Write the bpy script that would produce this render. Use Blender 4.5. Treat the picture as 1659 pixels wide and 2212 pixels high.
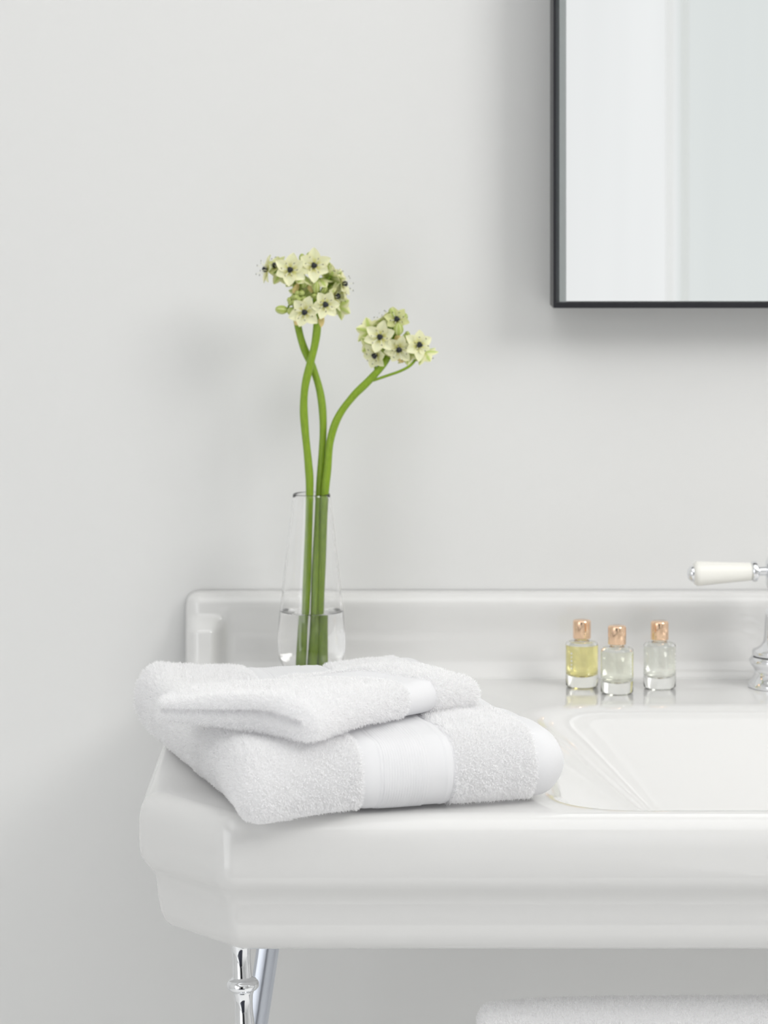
import bpy, bmesh, math, random
import numpy as np
from mathutils import Vector, Matrix

random.seed(7)
rng = np.random.default_rng(11)
scene = bpy.context.scene
for o in list(bpy.data.objects):
    bpy.data.objects.remove(o)
COL = scene.collection
PI = math.pi

# ------------------------------------------------------------------ camera
EYE = Vector((0.0, -2.5, 1.28))
FPX, HX, HY = 7080.0, 830.0, 260.0          # focal length and horizon of the photograph, in its pixels
cam_d = bpy.data.cameras.new('camera')
cam = bpy.data.objects.new('camera', cam_d)
COL.objects.link(cam)
cam.location = EYE
cam.rotation_euler = (PI / 2, 0, 0)
cam_d.sensor_fit = 'VERTICAL'
cam_d.sensor_height = 36.0
cam_d.lens = 36.0 * FPX / 2212
cam_d.shift_x = -(HX - 829.5) / 2212
cam_d.shift_y = -(1106 - HY) / 2212
cam_d.dof.use_dof = True
cam_d.dof.focus_distance = 2.11
cam_d.dof.aperture_fstop = 12.0
cam_d.clip_start = 0.02
scene.camera = cam

# ------------------------------------------------------------------ colour management, world, lamps
scene.view_settings.view_transform = 'Standard'
scene.view_settings.look = 'None'
scene.view_settings.gamma = 1.0
scene.view_settings.use_curve_mapping = False
scene.view_settings.exposure = 0.24
scene.cycles.max_bounces = 20
scene.cycles.diffuse_bounces = 8
scene.cycles.transmission_bounces = 16
scene.cycles.glossy_bounces = 8

world = bpy.data.worlds.new('world')
scene.world = world
world.use_nodes = True
world.node_tree.nodes['Background'].inputs[0].default_value = (0.8, 0.86, 1, 1)
world.node_tree.nodes['Background'].inputs[1].default_value = 0.05


def area(name, loc, target, sx, sy, power, color=(1, 1, 1)):
    l = bpy.data.lights.new(name, 'AREA')
    l.shape = 'RECTANGLE'
    l.size, l.size_y = sx, sy
    l.energy = power
    l.color = color
    o = bpy.data.objects.new(name, l)
    COL.objects.link(o)
    o.location = loc
    d = Vector(target) - Vector(loc)
    o.rotation_euler = d.to_track_quat('-Z', 'Y').to_euler()
    return o


KEY, CEIL, LEFT = 22.0, 15.5, 20.0
area('softbox_lamp', (1.75, -1.65, 2.35), (0.1, -0.15, 0.95), 0.85, 0.85, KEY, (1.0, 0.99, 0.97))
area('ceiling_fill', (0.2, -1.6, 2.58), (0.2, -1.6, 0), 2.6, 2.4, CEIL, (0.99, 0.995, 1.0))  # added overhead fill, no fitting behind it
area('left_fill', (-1.65, -1.8, 0.98), (0.3, -1.1, 0.75), 2.5, 1.85, LEFT, (0.95, 0.97, 1.0))  # added soft fill from the left; that wall has no window
GLOW = 0.765


def P(px, py, Y):
    """real place, at depth Y, of a point measured in the photograph"""
    d = Y - EYE.y
    return Vector((EYE.x + (px - HX) * d / FPX, Y, EYE.z - (py - HY) * d / FPX))


# ------------------------------------------------------------------ materials
def material(name, color, rough=0.5, metal=0.0, bump=None, **kw):
    m = bpy.data.materials.new(name)
    m.use_nodes = True
    nt = m.node_tree
    b = nt.nodes['Principled BSDF']
    b.inputs['Base Color'].default_value = (*color, 1)
    b.inputs['Roughness'].default_value = rough
    b.inputs['Metallic'].default_value = metal
    for k, v in kw.items():
        b.inputs[k.replace('_', ' ')].default_value = v
    tc = nt.nodes.new('ShaderNodeTexCoord')
    nz = nt.nodes.new('ShaderNodeTexNoise')
    nt.links.new(tc.outputs['Object'], nz.inputs['Vector'])
    if bump:
        scale, strength, dist = bump
        nz.inputs['Scale'].default_value = scale
        bp = nt.nodes.new('ShaderNodeBump')
        bp.inputs['Strength'].default_value = strength
        bp.inputs['Distance'].default_value = dist
        nt.links.new(nz.outputs['Fac'], bp.inputs['Height'])
        nt.links.new(bp.outputs['Normal'], b.inputs['Normal'])
    else:
        nz.inputs['Scale'].default_value = 8
        mr = nt.nodes.new('ShaderNodeMapRange')
        mr.inputs['To Min'].default_value = max(0, rough - 0.015)
        mr.inputs['To Max'].default_value = rough + 0.015
        nt.links.new(nz.outputs['Fac'], mr.inputs['Value'])
        nt.links.new(mr.outputs['Result'], b.inputs['Roughness'])
    return m


M_WALL = material('wall paint', (0.735, 0.735, 0.728), 0.55, bump=(60, 0.12, 0.0015))
M_CEIL = material('ceiling paint', (0.82, 0.82, 0.81), 0.7, bump=(60, 0.1, 0.001))
M_FLOOR = material('pale stone floor', (0.86, 0.86, 0.855), 0.35)
M_DARK = material('dark reflection paint', (0.02, 0.022, 0.035), 0.6)  # near-black for added surfaces that the chrome reflects
M_PORC = material('white porcelain', (0.726, 0.722, 0.714), 0.07, Coat_Weight=0.3, Coat_Roughness=0.03)
M_HANDLE = material('glazed handle ceramic', (0.86, 0.85, 0.80), 0.12)
M_CHROME = material('polished chrome', (0.86, 0.87, 0.89), 0.04, 1.0)
M_SATIN = material('satin chrome', (0.62, 0.65, 0.71), 0.28, 1.0)
M_GROOVE = material('near-black groove', (0.02, 0.02, 0.02), 0.6)
M_FRAME = material('black painted metal', (0.012, 0.012, 0.016), 0.35)
M_MIRROR = material('silvered glass', (0.93, 0.95, 0.95), 0.003, 1.0)
M_BEVEL = material('bevelled mirror edge', (0.74, 0.79, 0.80), 0.01, 1.0)
M_GOLD = material('rose gold cap', (0.93, 0.66, 0.46), 0.12, 1.0)
M_GLASS = material('clear glass', (1, 1, 1), 0.0, Transmission_Weight=1.0, IOR=1.45)
M_BGLASS = material('bottle glass', (0.985, 0.995, 0.98), 0.0, Transmission_Weight=1.0, IOR=1.45)
M_WATER = material('water', (1, 1, 1), 0.0, Transmission_Weight=1.0, IOR=1.33)
M_PRINT = material('white print', (0.9, 0.9, 0.88), 0.5)


def liquid(name, col):
    return material(name, col, 0.0, Transmission_Weight=1.0, IOR=1.36)


M_OIL = liquid('yellow bath oil', (0.95, 0.87, 0.42))
M_OIL2 = liquid('pale green bath oil', (0.975, 0.975, 0.89))
M_OIL3 = liquid('nearly clear bath oil', (0.985, 0.985, 0.95))
M_BLACK = material('black seed pod', (0.008, 0.010, 0.016), 0.35, bump=(900, 0.5, 0.0005))
M_ANTHER = material('dark anther', (0.05, 0.04, 0.02), 0.7)
M_FILAMENT = material('white filament', (0.85, 0.86, 0.70), 0.5)
M_BRACT = material('papery peach bract', (0.78, 0.62, 0.27), 0.7, bump=(700, 0.4, 0.0005))


def cloth(name, col, bump=None, mixf=0.22):
    m = material(name, col, 0.9, bump=bump or (1500, 0.4, 0.0004))
    nt = m.node_tree
    b = nt.nodes['Principled BSDF']
    b.inputs['Sheen Weight'].default_value = 0.15
    out = [n for n in nt.nodes if n.type == 'OUTPUT_MATERIAL'][0]
    tr = nt.nodes.new('ShaderNodeBsdfTranslucent')
    tr.inputs['Color'].default_value = (*col, 1)
    mx = nt.nodes.new('ShaderNodeMixShader')
    mx.inputs[0].default_value = mixf
    nt.links.new(b.outputs[0], mx.inputs[1])
    nt.links.new(tr.outputs[0], mx.inputs[2])
    nt.links.new(mx.outputs[0], out.inputs['Surface'])
    return m


M_TERRY = cloth('white terry cotton', (0.988, 0.986, 0.990), mixf=0.5)
M_WEAVE = cloth('white woven cotton', (0.89, 0.89, 0.905), bump=(2600, 0.5, 0.0003))


def stem_mat():
    m = material('fresh green stem', (0.20, 0.33, 0.03), 0.42)
    nt = m.node_tree
    b = nt.nodes['Principled BSDF']
    tc = nt.nodes.new('ShaderNodeTexCoord')
    mp = nt.nodes.new('ShaderNodeMapping')
    mp.inputs['Scale'].default_value = (700, 700, 25)
    nz = nt.nodes.new('ShaderNodeTexNoise')
    cr = nt.nodes.new('ShaderNodeValToRGB')
    cr.color_ramp.elements[0].position = 0.3
    cr.color_ramp.elements[0].color = (0.155, 0.27, 0.008, 1)
    cr.color_ramp.elements[1].position = 0.7
    cr.color_ramp.elements[1].color = (0.26, 0.39, 0.02, 1)
    nt.links.new(tc.outputs['Object'], mp.inputs[0])
    nt.links.new(mp.outputs[0], nz.inputs['Vector'])
    nt.links.new(nz.outputs['Fac'], cr.inputs[0])
    nt.links.new(cr.outputs[0], b.inputs['Base Color'])
    return m


M_STEM = stem_mat()


def petal_mat(name):
    m = material(name, (0.85, 0.86, 0.6), 0.5)
    nt = m.node_tree
    b = nt.nodes['Principled BSDF']
    at = nt.nodes.new('ShaderNodeVertexColor')
    at.layer_name = 'pigment'
    nt.links.new(at.outputs[0], b.inputs['Base Color'])
    out = [n for n in nt.nodes if n.type == 'OUTPUT_MATERIAL'][0]
    tr = nt.nodes.new('ShaderNodeBsdfTranslucent')
    nt.links.new(at.outputs[0], tr.inputs['Color'])
    mx = nt.nodes.new('ShaderNodeMixShader')
    mx.inputs[0].default_value = 0.3
    nt.links.new(b.outputs[0], mx.inputs[1])
    nt.links.new(tr.outputs[0], mx.inputs[2])
    nt.links.new(mx.outputs[0], out.inputs['Surface'])
    return m


M_PETAL = petal_mat('cream petal')


def glow_mat(name, col, strength):
    """emission for the added glow panes that whiten the mirror"""
    m = bpy.data.materials.new(name)
    m.use_nodes = True
    nt = m.node_tree
    nt.nodes.clear()
    out = nt.nodes.new('ShaderNodeOutputMaterial')
    em = nt.nodes.new('ShaderNodeEmission')
    tc = nt.nodes.new('ShaderNodeTexCoord')
    mp = nt.nodes.new('ShaderNodeMapping')
    mp.inputs['Scale'].default_value = (9, 1, 0.5)
    nz = nt.nodes.new('ShaderNodeTexNoise')
    nz.inputs['Scale'].default_value = 1.0
    mr = nt.nodes.new('ShaderNodeMapRange')
    mr.inputs['To Min'].default_value = strength * 0.92
    mr.inputs['To Max'].default_value = strength * 1.06
    em.inputs[0].default_value = (*col, 1)
    nt.links.new(tc.outputs['Object'], mp.inputs[0])
    nt.links.new(mp.outputs[0], nz.inputs['Vector'])
    nt.links.new(nz.outputs['Fac'], mr.inputs['Value'])
    nt.links.new(mr.outputs['Result'], em.inputs[1])
    nt.links.new(em.outputs[0], out.inputs[0])
    return m


# ------------------------------------------------------------------ mesh helpers
class MB:
    def __init__(self):
        self.v, self.f, self.c = [], [], []

    def add(self, verts, faces, cols=None):
        n = len(self.v)
        self.v += [tuple(p) for p in verts]
        self.f += [tuple(i + n for i in f) for f in faces]
        if cols is not None:
            self.c += list(cols)

    def box(self, a, b):
        x0, y0, z0 = a
        x1, y1, z1 = b
        vs = [(x, y, z) for x in (x0, x1) for y in (y0, y1) for z in (z0, z1)]
        self.add(vs, [(0, 1, 3, 2), (4, 6, 7, 5), (0, 4, 5, 1), (2, 3, 7, 6), (0, 2, 6, 4), (1, 5, 7, 3)])

    def loops(self, loops, closed=True, cap0=True, cap1=True):
        """skin a list of equally long rings"""
        n = len(loops[0])
        vs = [p for l in loops for p in l]
        fs = []
        for k in range(len(loops) - 1):
            for i in range(n if closed else n - 1):
                j = (i + 1) % n
                fs.append((k * n + i, k * n + j, (k + 1) * n + j, (k + 1) * n + i))
        if cap0:
            fs.append(tuple(reversed(range(n))))
        if cap1:
            fs.append(tuple((len(loops) - 1) * n + i for i in range(n)))
        self.add(vs, fs)

    def lathe(self, prof, n=48, c=(0, 0, 0), axis=(0, 0, 1)):
        """profile of (radius, height); a radius of 0 closes the end"""
        q = Vector((0, 0, 1)).rotation_difference(Vector(axis).normalized())
        c = Vector(c)
        ls = []
        for r, h in prof:
            r = max(r, 1e-6)
            ls.append([c + q @ Vector((r * math.cos(2 * PI * i / n), r * math.sin(2 * PI * i / n), h)) for i in range(n)])
        self.loops(ls)

    def tube(self, pts, radii, n=16):
        pts = [Vector(p) for p in pts]
        if not hasattr(radii, '__len__'):
            radii = [radii] * len(pts)
        ls = []
        up = Vector((0.03, -1, 0.02)).normalized()
        for i, p in enumerate(pts):
            t = (pts[min(i + 1, len(pts) - 1)] - pts[max(i - 1, 0)]).normalized()
            a = t.cross(up)
            if a.length < 1e-4:
                a = t.cross(Vector((1, 0, 0)))
            a.normalize()
            b = a.cross(t).normalized()
            ls.append([p + radii[i] * (a * math.cos(2 * PI * k / n) + b * math.sin(2 * PI * k / n)) for k in range(n)])
        self.loops(ls)

    def build(self, name, mat, parent=None, smooth=True, angle=None):
        me = bpy.data.meshes.new(name)
        me.from_pydata(self.v, [], self.f)
        me.materials.append(mat)
        if self.c:
            ca = me.color_attributes.new('pigment', 'FLOAT_COLOR', 'POINT')
            ca.data.foreach_set('color', np.array([(*c, 1) for c in self.c], dtype=np.float32).ravel())
        me.update()
        if smooth:
            me.polygons.foreach_set('use_smooth', [True] * len(me.polygons))
            if angle:
                me.set_sharp_from_angle(angle=math.radians(angle))
        o = bpy.data.objects.new(name, me)
        COL.objects.link(o)
        if parent:
            o.parent = parent
        return o


def np_mesh(name, V, quads, tris, mat, parent=None):
    """fast mesh from numpy arrays"""
    me = bpy.data.meshes.new(name)
    me.vertices.add(len(V))
    me.vertices.foreach_set('co', V.astype(np.float32).ravel())
    nl = quads.size + tris.size
    me.loops.add(nl)
    me.loops.foreach_set('vertex_index', np.concatenate([quads.ravel(), tris.ravel()]).astype(np.int32))
    nq, nt = len(quads), len(tris)
    me.polygons.add(nq + nt)
    starts = np.concatenate([np.arange(nq) * 4, nq * 4 + np.arange(nt) * 3]).astype(np.int32)
    me.polygons.foreach_set('loop_start', starts)
    me.polygons.foreach_set('use_smooth', np.ones(nq + nt, dtype=bool))
    me.materials.append(mat)
    me.update(calc_edges=True)
    me.validate()
    o = bpy.data.objects.new(name, me)
    COL.objects.link(o)
    if parent:
        o.parent = parent
    return o


def thing(name, label, cat, loc, group=None):
    o = bpy.data.objects.new(name, None)
    o.empty_display_size = 0.05
    COL.objects.link(o)
    tag(o, label, cat, group)
    o['_base'] = list(loc)
    return o


def tag(o, label, cat, group=None):
    o['label'] = label
    o['category'] = cat
    if group:
        o['group'] = group
    return o


def settle(o):
    """move a thing's Empty to its base, keeping the parts where they stand"""
    base = Vector(o['_base'])
    del o['_base']
    o.location = base
    for ch in o.children:
        ch.matrix_parent_inverse = Matrix.Translation(-base)


def struct(o):
    o['kind'] = 'structure'
    return o


def spline(pts, n=8):
    """Catmull-Rom through the points"""
    pts = [Vector(p) for p in pts]
    out = []
    for i in range(len(pts) - 1):
        p0 = pts[max(i - 1, 0)]
        p1, p2 = pts[i], pts[i + 1]
        p3 = pts[min(i + 2, len(pts) - 1)]
        for k in range(n):
            t = k / n
            out.append(0.5 * ((2 * p1) + (p2 - p0) * t + (2 * p0 - 5 * p1 + 4 * p2 - p3) * t * t + (3 * p1 - p0 - 3 * p2 + p3) * t ** 3))
    out.append(pts[-1])
    return out


def sstep(x, a, b):
    t = np.clip((x - a) / (b - a), 0, 1)
    return t * t * (3 - 2 * t)


# ------------------------------------------------------------------ the room
RX0, RX1, RY, RZ = -1.7, 2.3, -3.9, 2.65
m = MB(); m.box((RX0 - 0.1, 0, 0), (RX1 + 0.1, 0.1, RZ)); struct(m.build('wall_back', M_WALL, smooth=False))
m = MB(); m.box((RX0 - 0.1, RY - 0.1, 0), (RX0, 0, RZ)); struct(m.build('wall_left', M_WALL, smooth=False))
m = MB(); m.box((RX1, RY - 0.1, 0), (RX1 + 0.1, 0, RZ)); struct(m.build('wall_right', M_WALL, smooth=False))
m = MB(); m.box((RX0 - 0.1, RY - 1.6, -0.1), (RX1 + 0.1, 0.1, 0)); struct(m.build('floor', M_FLOOR, smooth=False))
m = MB(); m.box((RX0 - 0.1, RY - 0.1, RZ), (RX1 + 0.1, 0.1, RZ + 0.1)); struct(m.build('ceiling', M_CEIL, smooth=False))
m = MB(); m.box((-1.2, -3.88, 0.0), (0.42, -1.7, 0.006)); struct(m.build('dark_floor_patch', M_DARK, smooth=False))  # unseen dark patch added to give the chrome leg its dark band
DX0, DX1, DZ = -0.95, 0.06, 2.05
WX0, WX1, WZ0, WZ1 = 0.24, 1.24, 0.7, 2.2
m = MB()
ya, yb = RY - 0.1, RY
m.box((RX0, ya, 0), (DX0, yb, RZ)); m.box((DX0, ya, DZ), (DX1, yb, RZ)); m.box((DX1, ya, 0), (WX0, yb, RZ))
m.box((WX0, ya, 0), (WX1, yb, WZ0)); m.box((WX0, ya, WZ1), (WX1, yb, RZ)); m.box((WX1, ya, 0), (RX1, yb, RZ))
struct(m.build('wall_front', M_WALL, smooth=False))
m = MB()
m.box((DX0 - 0.5, ya - 1.5, 0), (DX0 - 0.4, ya, 2.4)); m.box((DX1 + 0.1, ya - 1.5, 0), (DX1 + 0.15, ya, 2.4))
m.box((DX0 - 0.5, ya - 1.6, 0), (DX1 + 0.15, ya - 1.5, 2.4)); m.box((DX0 - 0.5, ya - 1.6, 2.4), (DX1 + 0.15, ya, 2.5))
struct(m.build('dark_recess', M_DARK, smooth=False))  # dark box added behind the doorway for the chrome to reflect
m = MB(); m.box((DX0 - 0.4, ya - 1.5, 0.0), (DX1 + 0.1, ya, 0.012)); struct(m.build('dark_recess_floor', M_DARK, smooth=False))  # near-black bottom of the added box
panel = bpy.data.objects.new('glow_panel', None); COL.objects.link(panel); struct(panel)  # glowing panel added out of view to whiten the mirror and fill the front
m = MB()
for x0, x1 in ((WX0, WX0 + 0.04), (0.5475, 0.5505), (0.578, 0.581), (0.90, 0.906), (WX1 - 0.04, WX1)):
    m.box((x0, yb - 0.03, WZ0), (x1, yb + 0.012, WZ1))
m.box((WX0, yb - 0.03, WZ0), (WX1, yb + 0.012, WZ0 + 0.04)); m.box((WX0, yb - 0.03, WZ1 - 0.04), (WX1, yb + 0.012, WZ1))
m.build('glow_frame', M_HANDLE, panel, smooth=False)
for k, (x0, x1, col) in enumerate(((WX0 + 0.02, 0.565, (1, 1, 1)), (0.565, 0.90, (0.93, 0.955, 0.945)), (0.90, WX1 - 0.02, (0.95, 0.97, 0.96)))):
    m = MB(); m.box((x0, yb - 0.022, WZ0 + 0.02), (x1, yb - 0.012, WZ1 - 0.02))
    m.build('glow_pane', glow_mat('reflected white glow', col, GLOW * (1.0, 0.93, 0.93)[k]), panel, smooth=False)

# ------------------------------------------------------------------ washbasin
DECK = 0.86
BX0, BX1, BYF, BYB = -0.1535, 0.912, -0.525, -0.002
BC = Vector((0.38, -0.32))


def offset_poly(poly, off):
    n = len(poly)
    res = []
    for i in range(n):
        a, b, c = Vector(poly[i - 1]), Vector(poly[i]), Vector(poly[(i + 1) % n])
        d1, d2 = (b - a).normalized(), (c - b).normalized()
        n1, n2 = Vector((-d1.y, d1.x)), Vector((-d2.y, d2.x))          # inward for counter-clockwise
        k = (n1 + n2) / (1 + n1.dot(n2))
        res.append(b + k * off)
    return res


def fillet(poly, rad, n=10):
    out = []
    m_ = len(poly)
    for i in range(m_):
        a, b, c = Vector(poly[i - 1]), Vector(poly[i]), Vector(poly[(i + 1) % m_])
        r = rad[i] if hasattr(rad, '__len__') else rad
        u, v = (a - b).normalized(), (c - b).normalized()
        ang = u.angle(v)
        if r <= 0:
            out.append(b); continue
        t = min(r / math.tan(ang / 2), (a - b).length * 0.49, (c - b).length * 0.49)
        r = t * math.tan(ang / 2)
        ctr = b + (u + v).normalized() * (r / math.sin(ang / 2))
        p0, p1 = b + u * t - ctr, b + v * t - ctr
        tot = PI - ang
        sgn = 1 if p0.cross(p1) > 0 else -1
        for k in range(n + 1):
            w = sgn * tot * k / n
            out.append(ctr + Vector((p0.x * math.cos(w) - p0.y * math.sin(w), p0.x * math.sin(w) + p0.y * math.cos(w))))
    return out


OUT = [(BX0, BYB), (BX0, -0.456), (-0.098, BYF), (BX1 - 0.054, BYF), (BX1, -0.456), (BX1, BYB)]
ORAD = [0.004, 0.026, 0.017, 0.017, 0.026, 0.004]


def outer(off):
    return fillet(offset_poly(OUT, off), [max(r - off * 0.6, 0.003) for r in ORAD], 12)


BW = (0.112, 0.648, -0.489, -0.159)            # bowl opening: x0 x1 y0 y1


def bowl(f, rad, extra=0.0):
    x0, x1, y0, y1 = BW
    x0 += 0.076 * f + extra; x1 -= 0.076 * f + extra
    y0 += 0.035 * f + extra; y1 -= 0.05 * f + extra
    return fillet([(x0, y1), (x0, y0), (x1, y0), (x1, y1)], rad, 12)


def dense(poly, sub=24):
    """fillet arcs keep their points, the straight runs between them get sub steps"""
    res = []
    n = len(poly)
    for i in range(n):
        p, q = poly[i], poly[(i + 1) % n]
        arc = (i % 13) != 12
        for k in range(1 if arc else sub):
            res.append(p + (q - p) * (k / (1 if arc else sub)))
    return res


basin = thing('washbasin', 'wide white porcelain console washbasin with stepped apron and clipped corner', 'washbasin', (0.38, -0.26, DECK - 0.08))
m = MB()
prof = [(0.10, -0.0860), (0.030, -0.0860), (0.024, -0.0853), (0.0185, -0.0830), (0.0150, -0.0790), (0.0130, -0.0735), (0.0115, -0.0635),
        (0.0108, -0.0555), (0.0100, -0.0520), (0.0080, -0.0485), (0.0052, -0.0455), (0.0026, -0.0425), (0.0010, -0.0390), (0.0003, -0.035),
        (0, -0.030), (0, -0.020), (0.0004, -0.0135), (0.0016, -0.0085), (0.0042, -0.0040), (0.0078, -0.0014), (0.0120, -0.0003), (0.0160, 0)]
loops = [[(p.x, p.y, DECK + z) for p in dense(outer(off))] for off, z in prof]
lip = [(0, 0.060, -0.020, 0), (0, 0.056, -0.014, -0.0004), (0, 0.050, -0.0085, -0.0014), (0, 0.046, -0.004, -0.0030), (0, 0.043, -0.0005, -0.0052), (0.015, 0.041, 0.0018, -0.0080), (0.04, 0.039, 0.003, -0.0110)]
lip += [(0.04 + 0.86 * t, 0.039 - 0.023 * t, 0.003, -0.0110 - 0.0540 * t) for t in (0.15, 0.3, 0.45, 0.6, 0.75, 0.9, 1.0)]
lip += [(0.96, 0.016, 0.004, -0.0695), (1.0, 0.016, 0.008, -0.0735), (1.0, 0.018, 0.02, -0.0765), (1.0, 0.03, 0.06, -0.0775), (1.0, 0.02, 0.10, -0.078)]
bl = [[(p.x, p.y, DECK + z) for p in dense(bowl(f, r, ex))] for f, r, ex, z in lip]
m.loops(loops, cap1=False)
no = len(m.v)
m.loops(bl, cap0=False)
n1, n2 = len(loops[0]), len(bl[0])
bm = bmesh.new()
vb = [bm.verts.new(p) for p in m.v]
for f in m.f:
    bm.faces.new([vb[i] for i in f])
bm.edges.ensure_lookup_table()
ring = [e for e in bm.edges if len(e.link_faces) == 1]
bmesh.ops.triangle_fill(bm, use_beauty=True, use_dissolve=False, edges=ring, normal=(0, 0, 1))
bmesh.ops.recalc_face_normals(bm, faces=bm.faces[:])
bm.verts.index_update()
m.v = [tuple(v.co) for v in bm.verts]
m.f = [tuple(v.index for v in f.verts) for f in bm.faces]
bm.free()
m.build('basin_body', M_PORC, basin, angle=50)

# upstand at the back of the basin
UH = 0.0618
xs = sorted(set([round(v, 5) for v in list(np.linspace(-0.151, -0.139, 10)) + list(np.linspace(-0.139, -0.09, 34)) + list(np.linspace(-0.09, 0.88, 40)) + list(np.linspace(0.88, 0.911, 12))]))
zs = list(np.linspace(-0.003, 0.02, 18)) + list(np.linspace(0.0215, UH - 0.009, 30))
rows = []
for x in xs:
    col = []
    e = min(x + 0.151, 0.911 - x)
    endf = math.sqrt(max(0, 1 - (1 - min(e / 0.012, 1)) ** 2))
    hh = UH - 0.008 * (1 - endf)
    xr = min(x, 0.76 - x)
    for z in zs:
        zz = z * hh / UH
        t = 0.027 - 0.006 * z / UH
        rec = sstep(xr, -0.128, -0.112) * (1 - sstep(z, 0.030, 0.056))
        t -= 0.0035 * rec
        pil = (1 - sstep(xr, -0.131, -0.119)) * (1 - sstep(z, 0.034, 0.048))
        t += 0.012 * pil
        t += 0.009 * math.exp(-max(z, 0) / 0.008)
        t = 0.004 + (t - 0.004) * (0.25 + 0.75 * endf)
        col.append((x, -t, DECK + zz))
    t0 = -col[-1][1]
    for a in np.linspace(0.15, 1, 7) * PI / 2:
        col.append((x, -(t0 - 0.009 * (1 - math.cos(a))), DECK + hh - 0.009 + 0.009 * math.sin(a)))
    col.append((x, -0.001, DECK + hh))
    rows.append(col)
m = MB()
nc = len(rows[0])
vs = [p for c in rows for p in c]
fs = [(i * nc + j, (i + 1) * nc + j, (i + 1) * nc + j + 1, i * nc + j + 1) for i in range(len(rows) - 1) for j in range(nc - 1)]
fs.append(tuple(range(nc))); fs.append(tuple((len(rows) - 1) * nc + j for j in reversed(range(nc))))
m.add(vs, fs)
m.build('upstand', M_PORC, basin, angle=60)
settle(basin)

# ------------------------------------------------------------------ chrome washstand under the basin
stand = thing('washstand_frame', 'polished chrome washstand frame carrying the basin, with ringed front leg', 'washstand', (0.38, -0.26, 0))


def ringed_leg(xt, lean):
    m = MB()
    top = DECK - 0.0866
    seg = 0.0305
    prof = [(0, -0.004), (0.0088, -0.004), (0.0082, 0.0), (0.0067, 0.005)]
    k = 0
    z = 0.0255 - 0.0287
    ring_z = 0.0310
    prof += [(0.0060, 0.011), (0.0057, 0.0155), (0.0059, 0.021)]
    while ring_z < top - 0.04:
        s = 1 - 0.1 * min(k / 12, 1)
        c = ring_z
        for dz, r in ((-0.0052, 0.0062), (-0.0042, 0.0070), (-0.0034, 0.0086), (-0.0030, 0.0088), (-0.0026, 0.0092), (-0.0014, 0.0100), (0, 0.0102), (0.0014, 0.0099),
                      (0.0027, 0.0088), (0.0036, 0.0072), (0.0040, 0.0066), (0.0046, 0.0066), (0.0052, 0.0064), (0.0062, 0.0060), (0.010, 0.0057), (0.014, 0.00555), (0.018, 0.0057), (0.0215, 0.0060)):
            prof.append((r * s, c + dz))
        ring_z += seg
        k += 1
    end = top - 0.02
    prof += [(0.0055, end), (0.009, end + 0.004), (0.0105, end + 0.010), (0.009, end + 0.016), (0.006, top - 0.001), (0, top - 0.001)]
    ax = Vector((lean, 0, -1)).normalized()
    # each piece ring keeps its own size; the axis leans a little
    m.lathe(prof, 40, (xt, -0.462, top), ax)
    o = m.build('leg', M_CHROME, stand, angle=35)
    return o


ringed_leg(-0.0895, 0.05)
ringed_leg(0.8495, -0.05)
for sx in (1, -1):
    # back leg: a leaning bar with a ridge down its front
    m = MB()
    def bx(x): return x if sx == 1 else 0.76 - x
    xt, xb = -0.0705, -0.186
    ztop, zbot = DECK - 0.0866, 0.001
    ls = []
    for t in np.linspace(0, 1, 12):
        xc = xt + (xb - xt) * t
        z = ztop + (zbot - ztop) * t
        w = 0.0082 - 0.002 * t
        sec = [(-w, 0.002), (-w, -0.002), (-w * 0.75, -0.0045), (-0.001, -0.0062), (0.001, -0.0062), (w * 0.75, -0.0045), (w, -0.002), (w, 0.002), (w * 0.7, 0.005), (-w * 0.7, 0.005)]
        ring = [(bx(xc + a), -0.2 + b, z) for a, b in sec]
        ls.append(ring if sx == 1 else ring[::-1])
    m.loops(ls)
    m.build('back_leg', M_SATIN, stand, angle=25)
RAILZ = EYE.z - 0.5745
m = MB(); m.tube([(-0.083, -0.462, RAILZ), (0.3, -0.462, RAILZ), (0.843, -0.462, RAILZ)], 0.008, 24); m.build('towel_rail', M_CHROME, stand)
settle(stand)

# ------------------------------------------------------------------ mirror
MX0, MX1 = 0.1265, 0.6335
MZ0, MZ1 = 1.28 - 0.1405, 1.28 + 0.62
mir = thing('wall_mirror', 'large mirror in a thin black metal frame hanging on the white wall', 'mirror', ((MX0 + MX1) / 2, 0, MZ0))
fw, yf, yk = 0.0022, -0.047, -0.0
m = MB()
m.box((MX0, yf, MZ0), (MX0 + fw, yk, MZ1)); m.box((MX1 - fw, yf, MZ0), (MX1, yk, MZ1))
m.box((MX0 + fw, yf, MZ0), (MX1 - fw, yk, MZ0 + 0.0042)); m.box((MX0 + fw, yf, MZ1 - 0.0042), (MX1 - fw, yk, MZ1))
m.build('frame', M_FRAME, mir, smooth=False)
ix0, ix1, iz0, iz1 = MX0 + fw, MX1 - fw, MZ0 + 0.0042, MZ1 - 0.0042
bv = 0.0078
yg, ye = -0.041, -0.0393
m = MB()
m.box((ix0 + bv, yg, iz0 + bv * 0.0 + 0.0006), (ix1 - bv, -0.012, iz1 - 0.0006)); m.build('mirror_glass', M_MIRROR, mir, smooth=False)
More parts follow.
